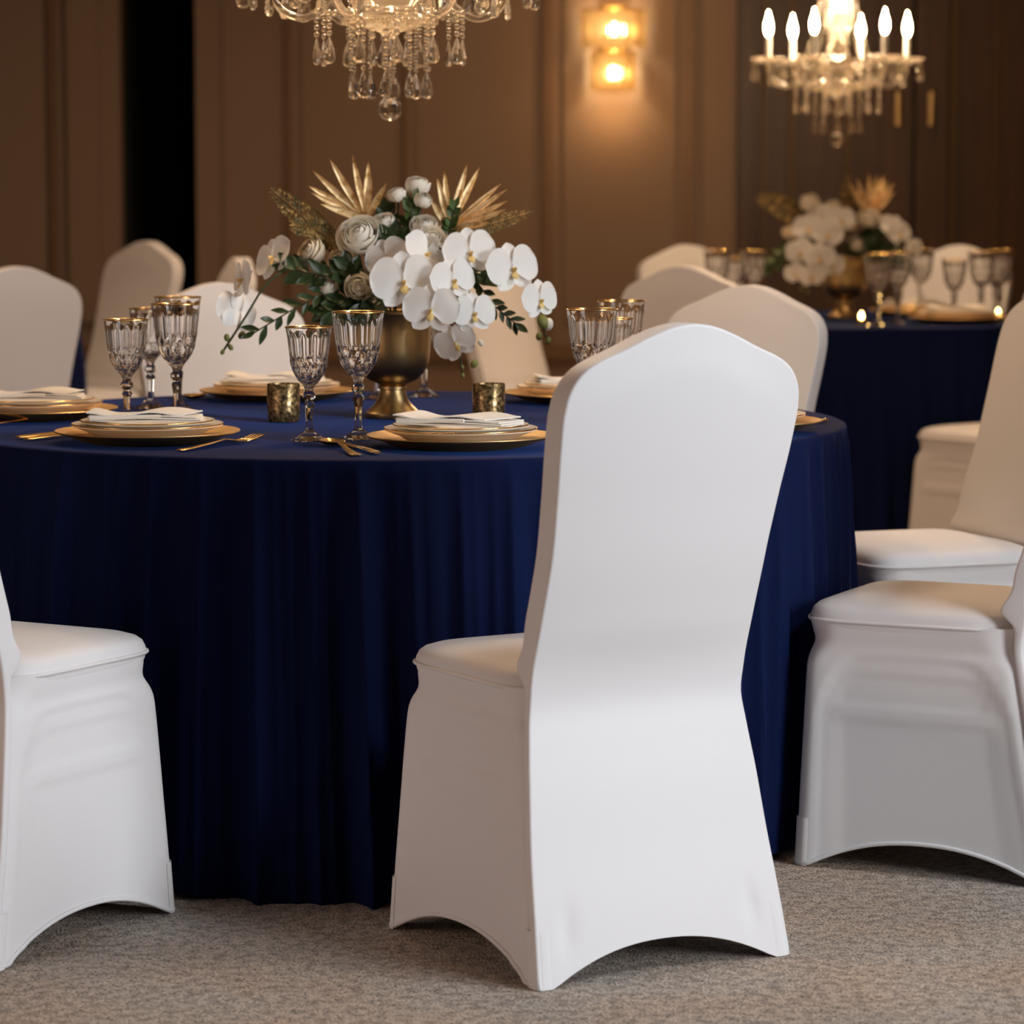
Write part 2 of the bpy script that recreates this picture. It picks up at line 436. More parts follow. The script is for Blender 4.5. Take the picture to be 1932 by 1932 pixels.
# ------------------------------------------------------------------ table cloths
def cloth(name, T, R, label, n=1080, seed=1, flare=.038, group=None, press=()):
    rng = random.Random(seed)
    waves = [(2 * rng.randint(31, 35), rng.uniform(0, 6.28), 1), (2 * rng.randint(19, 22), rng.uniform(0, 6.28), .7), (2 * rng.randint(44, 50), rng.uniform(0, 6.28), .45)]
    def fold(a):
        s = 0
        for k, p, w in waves:
            q = abs(math.sin((k * a + p + 1.1 * math.sin(3 * a + p) + .7 * math.sin(7 * a - p)) / 2 * (2 if k % 2 else 1)))
            s += w * (1 - 2 * q ** .75)
        return s / 2.0
    rows = []
    for r in (.0005, .15, .3, .45, .6, .75, .86, .93, .97, .985): rows.append([(R * r * math.cos(2 * PI * j / n), R * r * math.sin(2 * PI * j / n), TZ) for j in range(n)])
    for r, z in ((.993, TZ - .0005), (.998, TZ - .0025), (1, TZ - .007)): rows.append([(R * r * math.cos(2 * PI * j / n), R * r * math.sin(2 * PI * j / n), z) for j in range(n)])
    NZ = 36
    for i in range(1, NZ + 1):
        t = i / NZ; z = (TZ - .007) * (1 - t) + .004 * t
        row = []
        for j in range(n):
            a = 2 * PI * j / n
            amp = .034 * (min(1, t * 1.3) ** .45)
            f = fold(a + .03 * t * math.sin(5 * a)) 
            r = R + flare * t ** .8 + amp * f
            for pa, hw, rm in press:   # where a seat front pushes the cloth in
                da = abs((a - pa + PI) % (2 * PI) - PI)
                k_ = 1 - sstep(hw, hw + .10, da)
                if r > rm: r += (rm - r) * k_
            row.append((r * math.cos(a), r * math.sin(a), z + .010 * t ** 4 * math.sin(9 * a + 1)))
        rows.append(row)
    b = MB(); b.grid(rows, cv=True)
    o = b.build(name, m_velvet); o.location = T
    return tag(o, label, 'tablecloth', group)
cloth('tablecloth', T1, TR, 'navy velvet cloth to the floor over the large front table', seed=4, press=((-.435, .21, .918),))
cloth('tablecloth', T2, T2R, 'dark navy cloth over the far table at right, by the wood panelling', seed=9, n=240)
cloth('tablecloth', T3, .72, 'dark cloth of the table mostly hidden behind the left edge chair', seed=12, n=240)

# ------------------------------------------------------------------ place settings
def lathe_mesh(name, prof, m, n=96): return MB().lathe(prof, n, capb=True, capt=True).mesh(name, m, angle=45)
def plate_prof(rb, rw, r, h, t=.0035):
    return [(rb, 0), (rb + .004, .002), (rw, .004), (rw + (r - rw) * .4, .004 + (h - .004) * .45), (r - .001, h - t * .4), (r, h), (r - .001, h + t * .35), (rw + (r - rw) * .4, .004 + (h - .004) * .45 + t), (rw, .004 + t), (.001, .004 + t)]
me_charger = lathe_mesh('charger', plate_prof(.105, .122, .168, .021, .004), m_charger)
me_plate = lathe_mesh('plate', plate_prof(.078, .095, .137, .025, .006), m_china)
me_plate_rim = MB().tube([(.1365 * math.cos(2 * PI * i / 96), .1365 * math.sin(2 * PI * i / 96), .0258) for i in range(96)], .0014, 6, closed=True).mesh('rim', m_gold)
me_salad = lathe_mesh('salad', plate_prof(.066, .080, .121, .021, .0055), m_china)
me_salad_rim = MB().tube([(.1205 * math.cos(2 * PI * i / 96), .1205 * math.sin(2 * PI * i / 96), .0218) for i in range(96)], .0014, 6, closed=True).mesh('rim', m_gold)
def napkin_mesh(seed, kind=0):
    rng = random.Random(seed); b = MB()
    def sheet(P, th):  # P grid of top points, closed slab
        nu, nv = len(P), len(P[0]); bot = [[(p[0], p[1], p[2] - th) for p in r] for r in P]
        b.grid(P); b.grid(bot, flip=True)
        edge = [(i, 0) for i in range(nu)] + [(nu - 1, j) for j in range(1, nv)] + [(i, nv - 1) for i in range(nu - 2, -1, -1)] + [(0, j) for j in range(nv - 2, 0, -1)]
        b.grid([[P[i][j], bot[i][j]] for i, j in edge], cu=True, flip=True)
    L, W = .205, .105
    for k in range(3):  # stacked folds, each a little shorter
        P = []
        for i in range(25):
            u = i / 24; x = -L / 2 + L * u * (1 - .02 * k)
            row = []
            for j in range(9):
                v = j / 8 - .5
                z = .003 + .0030 * k + .004 * math.sin(PI * u * 1.0) * (k - 1) * .4 + .0045 * sstep(.25, 0, u) * k - .003 * sstep(.7, 1, u)
                row.append((x + .006 * k * v, v * (W - .004 * k) + .012 * (u - .5) * (k - 1), z + .0012 * math.sin(9 * u + k) * v))
            P.append(row)
        sheet(P, .0026)
    P = []   # turned-back diagonal flap on top
    for i in range(15):
        u = i / 14; row = []
        for j in range(9):
            v = j / 8 - .5
            x = -.02 + .10 * u + .04 * v; row.append((x, v * W * .98 * (1 - .25 * u),   .0118 + .006 * math.sin(PI * min(1, u * 1.1)) + .002 * v))
        P.append(row)
    sheet(P, .0025)
    P = []   # rolled fold along the front long edge
    for i in range(21):
        u = i / 20; x = -L / 2 + L * .62 * u
        P.append((x, -W / 2 + .004, .0062 + .002 * u))
    b.tube(P, [.0055 * (1 - .35 * i / 20) for i in range(21)], 10)
    return b.mesh('napkin', m_napkin, angle=50)
me_nap = napkin_mesh(1)
def setting(c, napang, names, grp, nz=TZ):
    z = nz + .0005
    g1 = obj('charger_plate', me_charger); g1.location = (c[0], c[1], z); tag(g1, names[0], 'charger', grp)
    p = thing('dinner_plate', names[1], 'plate', (c[0], c[1], z + .0082), 0, grp)
    obj('plate_body', me_plate, p); obj('gold_rim', me_plate_rim, p)
    s = thing('salad_plate', names[2], 'plate', (c[0], c[1], z + .0185), 0, grp)
    obj('plate_body', me_salad, s); obj('gold_rim', me_salad_rim, s)
    n = obj('napkin', me_nap); n.location = (c[0], c[1], z + .0185 + .0232); n.rotation_euler = (0, 0, napang); tag(n, names[3], 'napkin', grp)
def names(where):
    return ['gold rimmed charger plate ' + where, 'ivory dinner plate with gold edge on the charger ' + where, 'smaller ivory plate topping the stack ' + where, 'folded ivory napkin on the plates ' + where]
def gx(px, d): return at(px, 700, d).x
GP = 'place settings on the front table'
setting((gx(277, 5.80), 5.80), .10, names('between fork and left goblets'), GP)
setting((gx(869, 5.70), 5.70), -.35, names('beside the middle chair'), GP)
setting((gx(62, 6.38), 6.38), .12, names('cut off at the left edge'), GP)
setting((gx(522, 6.93), 6.93), .0, names('behind the left votive'), GP)
setting((gx(1096, 6.86), 6.86), .25, names('behind the right votive'), GP)
setting((gx(1384, 6.06), 6.06), .3, names('peeking out right of the middle chair'), GP)

# cutlery (along +Y, handle end at y=0)
def strip(pts, th):   # pts: (y, halfwidth, z) -> closed flat bar
    b = MB(); P = []
    for y, w, z in pts:
        P.append([(-w, y, z), (-w * .6, y, z + th), (w * .6, y, z + th), (w, y, z), (w * .6, y, z - th * .4), (-w * .6, y, z - th * .4)])
    i0 = b.grid(P, cv=True, flip=False); n = len(P)
    b.cap([i0 + k for k in range(6)]); b.cap([i0 + (n - 1) * 6 + k for k in range(6)][::-1])
    return b
def fork_meshes():
    h = strip([(0, .005, .002), (.004, .0085, .0025), (.03, .007, .003), (.08, .0042, .007), (.115, .0032, .011), (.135, .004, .008), (.142, .009, .006), (.155, .0125, .0045), (.162, .0128, .0045)], .0016)
    t = MB()
    for k in range(4):
        x = -.0102 + .0068 * k; 
        t.tube([(x, .159, .0048), (x, .18, .006), (x * 1.03, .198, .0105), (x * 1.03, .208, .0135)], [.0021, .0019, .0015, .0008], 6)
    return h.mesh('handle', m_gold, angle=40), t.mesh('tines', m_gold)
def spoon_meshes():
    h = strip([(0, .005, .002), (.004, .0085, .0025), (.03, .0068, .003), (.08, .0042, .008), (.115, .0032, .0115), (.14, .0042, .0085)], .0016)
    P = []
    for i in range(13):
        r = i / 12; P.append([(.0185 * r * math.cos(2 * PI * j / 32), .165 + .029 * r * math.sin(2 * PI * j / 32), .002 + .0085 * r ** 2.2) for j in range(32)])
    Q = [[(x * 1.03, .165 + (y - .165) * 1.02, z - .0013 * (1 - .3 * i / 12)) for x, y, z in r] for i, r in enumerate(P)]
    b = MB(); b.grid(P, cv=True, flip=True); b.grid(Q, cv=True); b.grid([P[-1], Q[-1]], cv=True, flip=True)
    return h.mesh('handle', m_gold, angle=40), b.mesh('spoon_bowl', m_gold)
def knife_meshes():
    h = strip([(0, .005, .003), (.004, .0085, .0035), (.05, .0075, .004), (.10, .0055, .004)], .0026)
    bl = strip([(.098, .0055, .0035), (.12, .008, .0032), (.19, .0095, .003), (.215, .007, .0028), (.222, .002, .0026)], .001)
    return h.mesh('handle', m_gold, angle=40), bl.mesh('blade', m_gold, angle=40)
FK, SPN, KN = fork_meshes(), spoon_meshes(), knife_meshes()
def cutlery(kind, p0, p1, label, z=TZ, grp='gold cutlery on the front table'):
    ms, pn = {'fork': (FK, 'tines'), 'spoon': (SPN, 'spoon_bowl'), 'table_knife': (KN, 'blade')}[kind]
    d = p1 - p0; o = thing(kind, label, kind.replace('table_', ''), (p0.x, p0.y, z + .0012), math.atan2(-d.x, d.y), grp)
    o.scale = (1.25 if kind == 'spoon' else 1.1, min(1.35, max(.9, d.length / {'fork': .208, 'spoon': .194, 'table_knife': .222}[kind])), 1)
    obj('handle', ms[0], o); obj(pn, ms[1], o)
    return o
cutlery('fork', atz(337, 853, TZ), atz(490, 833, TZ), 'gold fork lying right of the left front plate stack')
cutlery('spoon', atz(672, 862, TZ), atz(614, 837, TZ), 'gold spoon lying in front of the two sharp front goblets')
cutlery('table_knife', atz(711, 859, TZ), atz(640, 838, TZ), 'gold knife beside the spoon before the front goblets')
cutlery('table_knife', atz(32, 830, TZ), atz(260, 806, TZ), 'gold knife half under the left front charger, farther of the two')
cutlery('table_knife', atz(48, 833, TZ), atz(280, 808, TZ), 'gold knife half under the left front charger, nearer of the two')
cutlery('fork', atz(-40, 806, TZ), atz(160, 791, TZ), 'gold fork at the left edge in front of the cut off plates')
cutlery('fork', atz(1150, 850, TZ), atz(1010, 818, TZ), 'gold fork whose tines show beside the middle chair back')
cutlery('table_knife', atz(1562, 797, TZ), atz(1370, 806, TZ), 'gold knife at the right rim of the table beyond the middle chair')
cutlery('spoon', atz(450, 742, TZ), atz(352, 756, TZ), 'gold spoon beside the plates behind the left votive')

# ------------------------------------------------------------------ goblets in cut crystal
def goblet_meshes(Hh, rt):
    hb = Hh * .545            # bowl height
    zs = Hh - hb
    prof = interp([(0, .12), (.04, .22), (.12, .42), (.25, .66), (.4, .80), (.6, .88), (.8, .94), (1, 1)])
    NR, NS = 40, 96; P = []
    for i in range(NR + 1):
        t = i / NR; z = zs + hb * t; r = rt * prof(t); row = []
        for j in range(NS):
            a = 2 * PI * j / NS
            up = sstep(.42, .55, t) * (1 - sstep(.80, .96, t)); lo = sstep(.04, .10, t) * (1 - sstep(.46, .60, t))
            w12 = PI / 12; poly = math.cos(w12) / math.cos((a % (2 * w12)) - w12)
            d1 = abs(((a * 12 / (2 * PI) + t * 3.4) % 1) - .5) * 2; d2 = abs(((a * 12 / (2 * PI) - t * 3.4) % 1) - .5) * 2
            rr = r * (1 + (poly - 1) * 1.25 * up) - .0019 * lo * max(1 - 1.9 * d1, 1 - 1.9 * d2, 0)
            row.append((rr * math.cos(a), rr * math.sin(a), z))
        P.append(row)
    Q = []
    for i in range(NR, -1, -1):
        t = .10 + .90 * i / NR; z = zs + hb * t; r = rt * prof(t) - .0020 - .0012 * (1 - t)
        if i == 0: r = .0006
        elif i < 4: r *= (i / 4) ** .5
        Q.append([(r * math.cos(2 * PI * j / NS), r * math.sin(2 * PI * j / NS), z) for j in range(NS)])
    b = MB(); i0 = b.grid(P + Q, cv=True, flip=True); b.cap([i0 + j for j in range(NS)][::-1])
    bowl = b.mesh('bowl', m_glass, angle=14)
    st = [(.010, .016), (.0075, .022), (.0062, .035), (.0075, .06), (.0108, zs - .028), (.0072, zs - .024), (.0072, zs - .021), (.0125, zs - .015), (.0125, zs - .009), (.0078, zs - .004), (.0085, zs + .001), (.011, zs + .004)]
    stem = MB().lathe(st, 8).mesh('stem', m_glass, False)
    ft = [(.034, 0), (.0345, .0014), (.030, .004), (.020, .009), (.0125, .0155), (.0098, .018)]
    foot = MB().lathe(ft, 16).mesh('foot', m_glass, False)
    rim = MB().tube([(rt * .9985 * math.cos(2 * PI * i / 64) - 0, rt * .9985 * math.sin(2 * PI * i / 64), Hh) for i in range(64)], .0015, 6, closed=True).mesh('gold_rim', m_gold)
    return bowl, stem, foot, rim
GL, GS = goblet_meshes(.233, .0475), goblet_meshes(.207, .0425)
def goblet(kind, px, d, label, grp, T=None):
    ms = GL if kind == 'L' else GS
    p = at(px, 700, d); o = thing('goblet', label, 'goblet', (p.x, d, TZ + .0008), random.uniform(0, 1), grp)
    for n, me in zip(('bowl', 'stem', 'foot', 'gold_rim'), ms): obj(n, me, o)
    return o
GG = 'cut crystal goblets on the front table'
goblet('S', 583, 5.83, 'shorter gold rimmed cut crystal goblet of the sharp front pair', GG)
goblet('L', 676, 5.86, 'taller gold rimmed cut crystal goblet right before the brass urn', GG)
goblet('S', 239, 6.13, 'short crystal goblet standing right behind the left front napkin', GG)
goblet('S', 284, 6.66, 'short crystal goblet half hidden between two others on the left', GG)
goblet('L', 333, 6.23, 'tall crystal goblet foremost of the overlapping tall pair on the left', GG)
goblet('L', 337, 6.60, 'tall crystal goblet hidden behind the other tall one on the left', GG)
goblet('L', 1117, 5.98, 'tall crystal goblet rising left of the middle chair crown', GG)
goblet('L', 1172, 6.40, 'farther tall crystal goblet by the middle chair crown', GG)
goblet('S', 1152, 6.18, 'short crystal goblet squeezed between two tall ones at the middle chair', GG)
goblet('L', 800, 7.02, 'crystal goblet right behind the brass urn, only its foot showing', GG)
goblet('S', 712, 6.95, 'crystal goblet left behind the brass urn, foot beside the urn base', GG)

# ------------------------------------------------------------------ votives
def votive(c, label, grp=None, s=1):
    prof = [(.0285, 0), (.0305, .002), (.0318, .02), (.0325, .074), (.0312, .0755), (.0300, .074), (.0290, .014), (.001, .012)]
    o = thing('votive_holder', label, 'candle holder', c, 0, grp, s)
    MB().lathe(prof, 48, rf=lambda a, i, r, z: r * (1 + .006 * math.sin(5 * a + z * 90))).build('cup', m_mercury, o, angle=50)
    MB().lathe([(.026, .0125), (.0262, .034), (.024, .036), (.001, .035)], 24).build('candle', m_sleeve, o, angle=40)
    return o
p = atz(535, 796, TZ); votive((p.x, p.y, TZ + .0006), 'mottled gold votive glass on the left, in front of the far plates', 'gold votives on the front table')
p = atz(922, 796, TZ); votive((p.x, p.y, TZ + .0006), 'mottled gold votive glass on the right, beside the napkin stack', 'gold votives on the front table')
def tealight(c, label):
    o = thing('tealight', label, 'candle', c, 0, 'lit tealights on the far table')
    MB().lathe([(.019, 0), (.0195, .016), (.018, .0165), (.017, .013), (.001, .013)], 24).build('cup', m_gold, o, angle=40)
    MB().lathe([(.001, .014), (.006, .020), (.0065, .026), (.003, .034), (.0004, .040)], 12).build('flame', m_flame, o)

# ------------------------------------------------------------------ brass urn
urn_prof = [(.054, 0), (.0555, .003), (.0555, .010), (.050, .014), (.0475, .017), (.040, .024), (.031, .036), (.0265, .050), (.0255, .056), (.030, .058), (.030, .063), (.0255, .065), (.030, .068), (.050, .077), (.064, .092), (.0725, .112), (.0755, .135), (.0765, .170), (.0775, .205), (.0800, .2085), (.0800, .213), (.0765, .214), (.0735, .211), (.0725, .17), (.060, .10), (.001, .08)]
def urn(c, label):
    o = thing('brass_urn', label, 'vase', c)
    MB().lathe(urn_prof[10:], 72, capt=False, capb=False).build('bowl', m_brass, o, angle=35)
    MB().lathe(urn_prof[:11], 72, capt=False).build('foot', m_brass, o, angle=35)
    return o
UC = Vector((gx(741, 6.40), 6.40, TZ + .0008))
urn(UC, 'brass pedestal urn holding the flowers on the front table')

# ------------------------------------------------------------------ flowers
def frame(fwd, up=(0, 0, 1), roll=0):   # local Z -> fwd, local Y -> up
    z = Vector(fwd).normalized(); x = Vector(up).cross(z)
    x = x.normalized() if x.length > 1e-4 else Vector((1, 0, 0)); y = z.cross(x)
    M = Matrix((x, y, z)).transposed()
    return M @ Matrix.Rotation(roll, 3, 'Z')
def petal(b, L, W, wf, M, org, curl=0, cup=0, nu=10, nv=7, rip=0, base=0):
    P = []
    for i in range(nu + 1):
        t = i / nu; row = []
        for j in range(nv):
            v = 2 * j / (nv - 1) - 1
            p = Vector((v * W * wf(t), base + L * t, curl * L * t * t + cup * W * v * v + rip * L * math.sin(7 * t + 3 * v) * t))
            row.append(M @ p + Vector(org))
        P.append(row)
    b.grid(P)
wf_lat = interp([(0, .12), (.12, .45), (.35, .93), (.55, 1.0), (.78, .86), (.92, .52), (1, .08)])
wf_sep = interp([(0, .35), (.25, .85), (.5, 1), (.75, .8), (.92, .42), (1, .05)])
wf_leaf = interp([(0, .1), (.2, .6), (.45, 1), (.75, .7), (1, .02)])
def blossom_meshes(seed, mo=None):
    rng = random.Random(seed); b = MB(); I = Matrix.Identity(3)
    # unit span = 1 (distance between the tips of the two broad petals)
    def rot(a, tilt=0): return Matrix.Rotation(a, 3, 'Z') @ Matrix.Rotation(tilt, 3, 'X')
    for a in (0, 2.36, -2.36):
        petal(b, .46, .185, wf_sep, rot(a + rng.uniform(-.06, .06), -.12), (0, 0, -.012), curl=.10, cup=.12, rip=.012)
    for sgn in (1, -1):
        petal(b, .52, .325, wf_lat, rot(sgn * 1.32 + rng.uniform(-.05, .05), .10), (0, 0, .01), curl=-.16, cup=.10, rip=.015, nu=12, nv=9)
    lip = MB()
    lip.ball((0, -.02, .07), .045, 8, 1, 1, 1.3)
    for sgn in (1, -1): petal(lip, .13, .06, wf_sep, rot(sgn * 1.9, .9), (0, -.03, .05), curl=.5, cup=.4, nu=5, nv=5)
    petal(lip, .22, .085, wf_sep, rot(PI, .75), (0, -.05, .05), curl=-.25, cup=-.3, nu=6, nv=5)
    return b.mesh('blossom', m_orchid), lip.mesh('lip', m_lip)
BL = [blossom_meshes(s) for s in range(3)]
me_bud = MB().ball((0, 0, 0), 1, 12, .72, .72, 1).mesh('bud', m_bud)
me_wbud = MB().ball((0, 0, 0), 1, 12, .72, .72, 1).mesh('bud', m_rose)
def bezier(pts, n=24):   # Catmull-Rom through points
    P = [Vector(p) for p in pts]; P = [2 * P[0] - P[1]] + P + [2 * P[-1] - P[-2]]; out = []
    for i in range(1, len(P) - 2):
        for k in range(n // (len(P) - 3) + 1):
            t = k / (n // (len(P) - 3) + 1); a, b_, c, d = P[i - 1:i + 3]
            out.append(.5 * ((2 * b_) + (c - a) * t + (2 * a - 5 * b_ + 4 * c - d) * t * t + (3 * b_ - a - 3 * c + d) * t ** 3))
    out.append(P[-2]); return out
def orchid_spray(label, base, path, blossoms, buds, grp, wbuds=()):
    # base: world point of the stem foot, path/blossoms/buds in world
    o = thing('orchid_spray', label, 'orchid', base, 0, grp); B = Vector(base)
    MB().tube([p - B for p in bezier([B] + list(path))], .0022, 6).build('stem', m_stem, o)
    for k, (c, span, fwd, roll) in enumerate(blossoms):
        pe, lp = BL[k % 3]
        if 'arching down' not in label: c = Vector(c) + Vector((0, -.022, 0))
        M = Matrix.Translation(Vector(c) - B) @ (frame(fwd, roll=roll) * span).to_4x4()
        bo = obj('blossom', pe, o, M); obj('lip', lp, bo, Matrix.Scale(.78, 4))
    for me, lst in ((me_bud, buds), (me_wbud, wbuds)):
        for c, r in lst:
            obj('bud', me, o, Matrix.Translation(Vector(c) - B) @ (Matrix.Rotation(random.uniform(-.6, .6), 3, 'Y') * r).to_4x4())
    return o
def rose_mesh(m, seed, open_=1.0):
    rng = random.Random(seed); b = MB(); n = 19
    for k in range(n):
        t = k / (n - 1); a = k * 2.4 + rng.uniform(-.25, .25)
        R_ = .30 + .62 * t; span = 1.2 - .35 * t
        hi = math.radians(24 + 40 * t * open_ + rng.uniform(-5, 5))   # polar angle where the petal ends
        lo = math.radians(165); P = []
        for i in range(10):
            u = i / 9; row = []
            for j in range(9):
                v = 2 * j / 8 - 1
                ph = lo + (hi - lo) * u * (1 - .10 * v * v)
                lip_ = .16 * t * max(0, u - .72) / .28
                rr = (R_ + lip_ + .02 * v) * math.sin(ph); zz = (R_ * (1.0 - .25 * t)) * math.cos(ph) - .06 * lip_ + .28 * (1 - t)
                th = a + v * span * (.75 + .25 * u)
                row.append((rr * math.cos(th), rr * math.sin(th), zz))
            P.append(row)
        b.grid(P, flip=True)
    b.ball((0, 0, .1), .30, 8, 1, 1, 1.4)
    return b.mesh('bloom', m)
ROSE = [rose_mesh(m_rose, 1), rose_mesh(m_rose, 2, .6), rose_mesh(m_cream, 3, 1.1), rose_mesh(m_rose, 4, 1.4)]
def calyx_mesh():
    b = MB()
    for k in range(5):
        petal(b, .9, .16, wf_leaf, Matrix.Rotation(k * 2 * PI / 5, 3, 'Z') @ Matrix.Rotation(.5, 3, 'X'), (0, 0, -.62), curl=.3, cup=.2, nu=6, nv=3)
    b.ball((0, 0, -.6), .2, 8); return b.mesh('sepals', m_leaf2)
me_calyx = calyx_mesh()
def rose(label, c, r, up, k, base, grp):
    o = thing('white_rose' if k != 2 else 'cream_rose', label, 'rose', base, 0, grp); B = Vector(base)
    r *= 1.12
    M = Matrix.Translation(Vector(c) - B) @ (frame(up, (0, .3, 1) if abs(Vector(up).normalized().z) < .9 else (0, 1, 0)) * r).to_4x4()
    obj('bloom', ROSE[k], o, M); obj('sepals', me_calyx, o, M.copy())
    e = Vector(c) - B - Vector(up).normalized() * r * .6
    MB().tube(bezier([(0, 0, 0), e * .5 + Vector((0, 0, .01)), e], 8), .002, 6).build('stem', m_stem, o)
    return o
def palm(label, base, root, tips, grp, w=.0068):
    o = thing('gold_palm_leaf', label, 'palm leaf', base, 0, grp); B = Vector(base)
    MB().tube([Vector((0, 0, 0)), (Vector(root) - B)], .0028, 6).build('stem', m_goldleaf, o)
    for i, tip in enumerate(tips):
        T = Vector(tip) - B; S = Vector(root) - B; d = T - S; L = d.length
        M = frame((random.uniform(-.35, .35), -1, .25), d)    # local Y along the leaflet
        y = d.normalized(); z = Vector((random.uniform(-.3, .3), -1, .2)); x = y.cross(z).normalized(); z = x.cross(y)
        M = Matrix((x, y, z)).transposed()
        b = MB(); petal(b, L, w * (1.0 + .2 * random.random()), interp([(0, .25), (.2, .6), (.5, 1), (.8, .65), (1, .03)]), M, S, curl=random.uniform(-.05, .08), cup=.5, nu=12, nv=5)
        b.build('leaflet', m_goldleaf, o)
    return o
def fern(label, base, path, grp, n=22, wmax=.035, m=None):
    o = thing('gilded_fern', label, 'fern', base, 0, grp); B = Vector(base)
    C = bezier([Vector(p) - B for p in path], 40); MB().tube([Vector((0, 0, 0))] + C, .0014, 5).build('stem', m or m_fern, o)
    b = MB()
    for k in range(n):
        t = .08 + .92 * k / n; i = min(len(C) - 2, int(t * (len(C) - 1))); p = C[i]; d = (C[i + 1] - C[i]).normalized()
        s = d.cross(Vector((0, -1, .15))).normalized(); L = wmax * (math.sin(PI * (.18 + .80 * t)) ** .8 + .08)
        for sg in (1, -1):
            y = (s * sg + d * .75).normalized()
            for q in range(4):   # leaflets along each pinna
                pp = p + y * L * (q + .5) / 4.4
                yy = (y + d * (.5 if q % 2 else -.4) + Vector((0, random.uniform(-.4, .4), 0))).normalized(); zz = Vector((0, -1, .3)); x = yy.cross(zz).normalized()
                petal(b, L * .34, L * .11, wf_leaf, Matrix((x, yy, x.cross(yy))).transposed(), pp, cup=.3, nu=4, nv=3)
    b.build('foliage', m or m_fern, o)
    return o
def sprig(label, base, path, grp, n=11, L=.045, W=.011, m=None, name='leaf_sprig'):
    o = thing(name, label, 'greenery', base, 0, grp); B = Vector(base)
    C = bezier([Vector((0, 0, 0))] + [Vector(p) - B for p in path], 40); MB().tube(C, .0016, 5).build('stem', m_stem, o)
    b = MB()
    for k in range(n):
        t = .25 + .75 * k / (n - 1); i = min(len(C) - 2, int(t * (len(C) - 1))); p = C[i]; d = (C[i + 1] - C[i]).normalized()
        s = d.cross(Vector((random.uniform(-.5, .5), -1, random.uniform(-.3, .6)))).normalized() * (1 if k % 2 else -1)
        y = (s * .8 + d).normalized() if k < n - 1 else d
        zz = Vector((random.uniform(-.4, .4), -1, .5)); x = y.cross(zz).normalized()
        q = L * random.uniform(.75, 1.15)
        petal(b, q, W * random.uniform(.8, 1.2), wf_leaf, Matrix((x, y, x.cross(y))).transposed(), p, curl=random.uniform(-.2, .2), cup=.25, nu=7, nv=5)
    b.build('foliage', m or m_leaf, o)
    return o
Yc = UC.y
def A(px, py, dy=0): return at(px, py, Yc + dy)
MOUTH = UC + Vector((0, 0, .205))
def mouth(a, r=.04): return MOUTH + Vector((r * math.cos(a), r * math.sin(a), -.04))
G1 = 'flowers in the brass urn on the front table'
orchid_spray('white orchid spray pouring over the front of the urn, three wide blossoms facing us', mouth(-1.2),
    [A(735, 470, -.07), A(770, 520, -.12), A(815, 590, -.135), A(862, 650, -.12), A(872, 705, -.115)],
    [(A(731, 485, -.07), .090, (-.35, -1, .35), .5), (A(762, 530, -.125), .128, (.12, -1, .05), .1), (A(814, 583, -.145), .110, (-.08, -1, -.05), -.05), (A(860, 645, -.125), .085, (-.15, -1, -.25), .5)],
    [(A(872, 692, -.115), .0045), (A(873, 708, -.115), .0055), (A(895, 686, -.115), .0095)], G1, [(A(907, 647, -.115), .0075)])
orchid_spray('white orchid spray leaning right above the urn, blossoms turned to the bright side', mouth(-.6),
    [A(800, 480, -.06), A(850, 480, -.09), A(880, 540, -.11), A(896, 590, -.115)],
    [(A(803, 480, -.085), .105, (.75, -.75, .35), -.5), (A(886, 476, -.09), .108, (.35, -1, .15), .12), (A(854, 528, -.125), .098, (.62, -1, .1), .15), (A(894, 590, -.125), .090, (.45, -1, .05), .05)],
    [], G1)
orchid_spray('white orchid spray reaching far right, ending in green buds', mouth(.1),
    [A(880, 500, -.02), A(950, 470, -.06), A(1000, 530, -.09), A(1018, 600, -.09), A(1034, 645, -.09)],
    [(A(966, 506, -.09), .112, (.55, -1, .12), .15), (A(1017, 565, -.095), .088, (.85, -1, .05), .1)],
    [(A(1024, 607, -.095), .0155), (A(1017, 634, -.09), .009), (A(1034, 643, -.09), .008)], G1, [(A(1035, 612, -.09), .013)])
orchid_spray('orchid spray arching down on the left past the goblets, tipped with dark buds', mouth(3.0),
    [A(620, 500, -.02), A(560, 503, -.05), A(505, 534, -.08), A(463, 598, -.08), A(420, 664, -.08)],
    [(A(516, 487, -.06), .098, (-.75, -.7, .35), .5), (A(459, 527, -.085), .090, (-.95, -.45, .1), .1), (A(446, 588, -.07), .095, (-.5, .55, -.15), .3)],
    [(A(428, 637, -.08), .008), (A(456, 632, -.08), .009), (A(435, 655, -.08), .007), (A(420, 664, -.08), .006)], G1)
rose('tallest white rose rising between the two gold palm leaves', A(787, 351, .02), .025, (.1, -.4, 1), 1, mouth(1.2), G1)
rose('white rosebud left of the tallest rose, under the gold leaflets', A(748, 368, .0), .019, (-.3, -.4, 1), 1, mouth(1.6), G1)
rose('white rosebud tucked right below the tallest rose', A(797, 378, -.02), .018, (.3, -.7, .6), 1, mouth(.8), G1)
rose('large round white rose on the upper left of the bouquet', A(680, 446, -.05), .043, (-.15, -.8, .55), 3, mouth(-2.4), G1)
rose('white rose below the tall rosebuds, above the orchids', A(800, 430, -.03), .029, (.1, -.7, .7), 0, mouth(.2), G1)
rose('white rose just above the right leaning orchids', A(816, 452, -.07), .027, (.35, -.8, .4), 3, mouth(-.2), G1)
rose('cream ranunculus with swirled petals low left above the urn rim', A(678, 541, -.115), .027, (-.1, -1, .15), 2, mouth(-1.8), G1)
rose('small white rose low on the far left of the dark leaves', A(617, 539, -.08), .022, (-.25, -.9, .35), 1, mouth(-2.7), G1)
rose('cream rose half hidden at the left below the fern', A(588, 476, -.02), .030, (-.6, -.6, .5), 2, mouth(2.8), G1)
